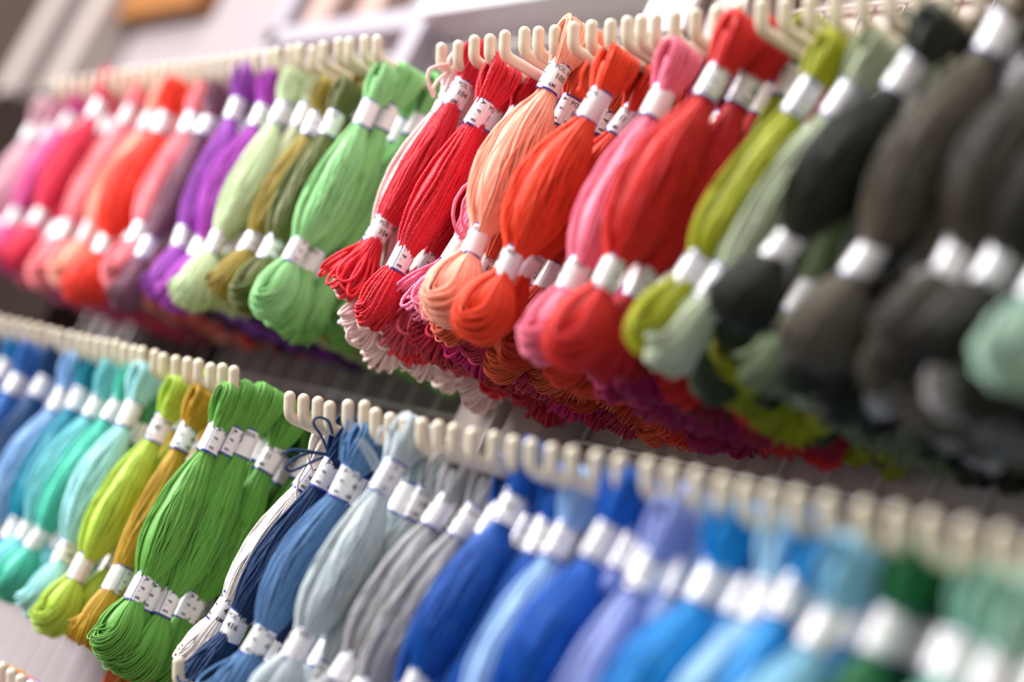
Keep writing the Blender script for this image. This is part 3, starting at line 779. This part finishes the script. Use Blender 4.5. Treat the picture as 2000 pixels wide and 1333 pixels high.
def mass_object():
    base = skein_mesh('mass_part', 'f', 99, 18, 0.0011, 4, 0.009)
    n = len(base.vertices)
    V0 = np.zeros(n * 3, dtype=np.float32); base.vertices.foreach_get('co', V0); V0 = V0.reshape(-1, 3)
    F0 = np.zeros(len(base.loops), dtype=np.int32); base.loops.foreach_get('vertex_index', F0); F0 = F0.reshape(-1, 4)
    t0 = np.zeros(n, dtype=np.float32); base.attributes['tone'].data.foreach_get('value', t0)
    u0 = np.zeros(len(base.loops) * 2, dtype=np.float32); base.uv_layers['strand'].data.foreach_get('uv', u0)
    ns = 12
    ang = np.arange(ns) / ns * 2 * math.pi
    BV = np.array([[BR * math.cos(a), BR * math.sin(a), zc + s * BH / 2] for zc in (LAB1, LAB2) for s in (-1, 1) for a in ang])
    BF = []
    for q in (0, 2 * ns):
        for i in range(ns):
            BF.append((q + i, q + (i + 1) % ns, q + ns + (i + 1) % ns, q + ns + i))
    BF = np.array(BF)
    mats, mi = [M_PAPER], {}
    Vs, Fs, FMs, Ts, Us = [], [], [], [], []
    off = 0
    for (r, x, y, hi, f) in mass:
        m = thread_mat(deep_dye(f)[0], 'f')
        if m.name not in mi:
            mi[m.name] = len(mats); mats.append(m)
        a, sp = math.radians(f[5] * 0.4 + RNG.gauss(0, 3)), RNG.uniform(-3, 3)
        c, s = math.cos(sp), math.sin(sp)
        for VV, FF, mm in ((V0, F0, mi[m.name]), (BV, BF, 0)):
            q = VV.copy().astype(float)
            q[:, :2] = np.stack([c * VV[:, 0] - s * VV[:, 1], s * VV[:, 0] + c * VV[:, 1]], 1)
            ca, sa = math.cos(a), math.sin(a)
            q = np.stack([ca * q[:, 0] + sa * q[:, 2], q[:, 1], -sa * q[:, 0] + ca * q[:, 2]], 1)
            q += np.array([x, y, stem_z(r, y) - 0.003])
            Vs.append(q); Fs.append(FF + off); FMs.append(np.full(len(FF), mm)); off += len(q)
            Ts.append(t0 if VV is V0 else np.zeros(len(VV)))
            Us.append(u0.reshape(-1, 2) if VV is V0 else np.zeros((len(FF) * 4, 2)))
    o = link('thread_skeins', mesh_from('thread_skeins', np.concatenate(Vs), np.concatenate(Fs), mats, np.concatenate(FMs), tone=np.concatenate(Ts), uv=np.concatenate(Us)))
    tag(o, 'mixed coloured skeins filling the backs of the hooks, deep behind the front skeins', 'thread skeins', kind='stuff')
    bpy.data.meshes.remove(base)
if mass:
    mass_object()

# ------------------------------------------------------------------ threads that have come loose
def loose(key, lines, rad, kind_me):
    from mathutils import Matrix, Euler
    o = FR_OBJ[key]
    M = Matrix.LocRotScale(o.location, o.rotation_euler, o.scale).inverted()
    M = np.array(M)
    Ps = []
    for pts in lines:
        p = np.array(pts, float)
        d = np.concatenate([[0], np.cumsum(np.linalg.norm(np.diff(p, axis=0), axis=1))])
        t = np.linspace(0, d[-1], 90)
        q = np.stack([np.interp(t, d, p[:, i]) for i in range(3)], 1)
        k = np.hanning(17); k /= k.sum()
        q = np.stack([np.convolve(np.concatenate([np.full(8, c[0]), c, np.full(8, c[-1])]), k, 'valid') for c in q.T], 1)
        Ps.append(q @ M[:3, :3].T + M[:3, 3])
    bundle = [c for c in o.children if c.name.startswith('thread_bundle')][0]
    for q in Ps:
        V, F, si, U = tubes(q[None], np.full(1, rad), 8, False, fuzz=0.06)
        t = link('loose_thread', mesh_from('loose_thread', V, F, [bundle.data.materials[0]], tone=np.full(len(V), 0.8), uv=U), o)
        t.color = bundle.color
loose('nv', [[(-0.1258, 0.0070, 1.3634), (-0.1258, -0.0038, 1.3599), (-0.1258, -0.0114, 1.3567), (-0.1258, -0.0150, 1.3526)], [(-0.1258, 0.0078, 1.3632), (-0.1258, -0.0022, 1.3599), (-0.1258, -0.0082, 1.3538), (-0.1258, -0.0107, 1.3478), (-0.1258, -0.0078, 1.3462), (-0.1258, -0.0026, 1.3513), (-0.1258, 0.0017, 1.3571), (-0.1258, 0.0062, 1.3616)], [(-0.1258, 0.0071, 1.3643), (-0.1258, -0.0010, 1.3700), (-0.1258, -0.0077, 1.3728), (-0.1258, -0.0084, 1.3756), (-0.1258, -0.0052, 1.3778), (-0.1258, -0.0003, 1.3777), (-0.1258, 0.0047, 1.3729)]], 0.0007, None)
loose('bl', [[(-0.0921, -0.0026, 1.3596), (-0.0921, -0.0065, 1.3685), (-0.0921, -0.0085, 1.3784)], [(-0.0921, 0.0044, 1.3617), (-0.0921, -0.0021, 1.3652), (-0.0921, -0.0080, 1.3704)]], 0.0006, None)
loose('pp', [[(-0.2049, 0.0056, 1.5912), (-0.2049, -0.0005, 1.5864), (-0.2049, -0.0043, 1.5817), (-0.2049, -0.0031, 1.5777), (-0.2049, 0.0013, 1.5733), (-0.2049, 0.0063, 1.5699)], [(-0.2049, 0.0059, 1.5856), (-0.2049, 0.0034, 1.5791), (-0.2049, 0.0030, 1.5743), (-0.2049, 0.0057, 1.5715)], [(-0.2049, 0.0255, 1.4407), (-0.2049, 0.0238, 1.4364), (-0.2049, 0.0251, 1.4324), (-0.2049, 0.0291, 1.4309), (-0.2049, 0.0337, 1.4315)], [(-0.2049, 0.0601, 1.4418), (-0.2049, 0.0590, 1.4381), (-0.2049, 0.0612, 1.4355), (-0.2049, 0.0660, 1.4349), (-0.2049, 0.0690, 1.4365)]], 0.0009, None)
loose('hp', [[(-0.1224, 0.0102, 1.5229), (-0.1224, 0.0052, 1.5137), (-0.1224, 0.0045, 1.5055), (-0.1224, 0.0069, 1.4986), (-0.1224, 0.0114, 1.4938), (-0.1224, 0.0182, 1.4915)], [(-0.1224, 0.0134, 1.5233), (-0.1224, 0.0093, 1.5155), (-0.1224, 0.0090, 1.5073), (-0.1224, 0.0125, 1.4989), (-0.1224, 0.0195, 1.4935)]], 0.0009, None)
loose('lb', [[(-0.0481, -0.0217, 1.3660), (-0.0481, -0.0143, 1.3625), (-0.0481, -0.0060, 1.3577)], [(-0.0481, -0.0208, 1.3675), (-0.0481, -0.0117, 1.3643), (-0.0481, -0.0050, 1.3601)], [(-0.0481, -0.0112, 1.3687), (-0.0481, -0.0141, 1.3735), (-0.0481, -0.0131, 1.3771), (-0.0481, -0.0099, 1.3778), (-0.0481, -0.0066, 1.3742), (-0.0481, -0.0056, 1.3663)]], 0.0007, None)
loose('wh', [[(-0.1724, 0.0221, 1.3601), (-0.1724, 0.0219, 1.3512), (-0.1724, 0.0239, 1.3449), (-0.1724, 0.0275, 1.3393)], [(-0.1724, 0.0183, 1.3655), (-0.1724, 0.0237, 1.3609), (-0.1724, 0.0279, 1.3571)]], 0.0007, None)
loose('wg', [[(-0.0177, 0.0118, 1.3545), (-0.0177, 0.0038, 1.3621), (-0.0177, 0.0001, 1.3704), (-0.0177, 0.0015, 1.3763), (-0.0177, 0.0071, 1.3740), (-0.0177, 0.0120, 1.3636)], [(-0.0177, 0.0178, 1.3600), (-0.0177, 0.0173, 1.3713), (-0.0177, 0.0197, 1.3802), (-0.0177, 0.0257, 1.3806), (-0.0177, 0.0256, 1.3702)]], 0.0007, None)
loose('or', [[(-0.0427, 0.0036, 1.5608), (-0.0427, -0.0037, 1.5634), (-0.0427, -0.0064, 1.5702), (-0.0427, -0.0059, 1.5767)], [(-0.0427, 0.0005, 1.5603), (-0.0427, -0.0039, 1.5610), (-0.0427, -0.0035, 1.5649)]], 0.0007, None)

# ------------------------------------------------------------------ a lone lower hook, the third row of the far rack, a white pouch
add_hook(-0.150, 1.2330, 'lone bare ivory hook below the white skein, at the bottom edge of the picture', 'lower bare hooks')
ROWNAME['L3'] = ('far', 'third'); STEM0['L3'] = 1.1860; GROUPS['L3'] = 'thread skeins on the third row of the far rack'
THIRD = [('C4BEE6', 'lilac'), ('EDE8F2', 'milk white'), ('7A5CB8', 'violet'), ('B9B2DE', 'pale lilac'), ('D8D2EC', 'lilac-white'), ('8E78C4', 'soft violet'), ('E07434', 'burnt orange'), ('C88A28', 'honey')]
THIRD_BACK = ['C98A20', 'D86A2C', 'B88420', 'E07030', 'C47820', 'D88030', 'B07A28', 'C86A34']
for i, (c, nm) in enumerate(THIRD):
    x = -0.253 - 0.0165 * i
    add_hook(x, 1.1860, f'ivory plastic hook, {ORD[i + 1]} from the gap on the third row of the far rack', 'hooks along the far third row')
    make_skein(pick_fine(0.92, i), c, 'f', (x, 0.012, 1.190), RNG.gauss(0, 3), 1.0, RNG.uniform(-0.3, 0.3), '213', [RNG.uniform(0, 6), RNG.uniform(0, 6)],
               f'{nm} skein in front on the third row, at the bottom corner', GROUPS['L3'])
    make_skein(pick_fine(1.18, i + 1), THIRD_BACK[i], 'f', (x, 0.075, 1.218), RNG.gauss(0, 3), 1.0, RNG.uniform(-0.3, 0.3), '213', [RNG.uniform(0, 6), RNG.uniform(0, 6)],
               f'orange or honey coloured skein on the third row, behind the {nm} skein', GROUPS['L3'])
tag(boxes('white_pouch', [(-0.250, -0.202, 0.1235, 0.1278, 1.690, 1.785)], M_PAPER, bevel=0.001), 'white pouch hanging high on the post between the two racks', 'pouch')
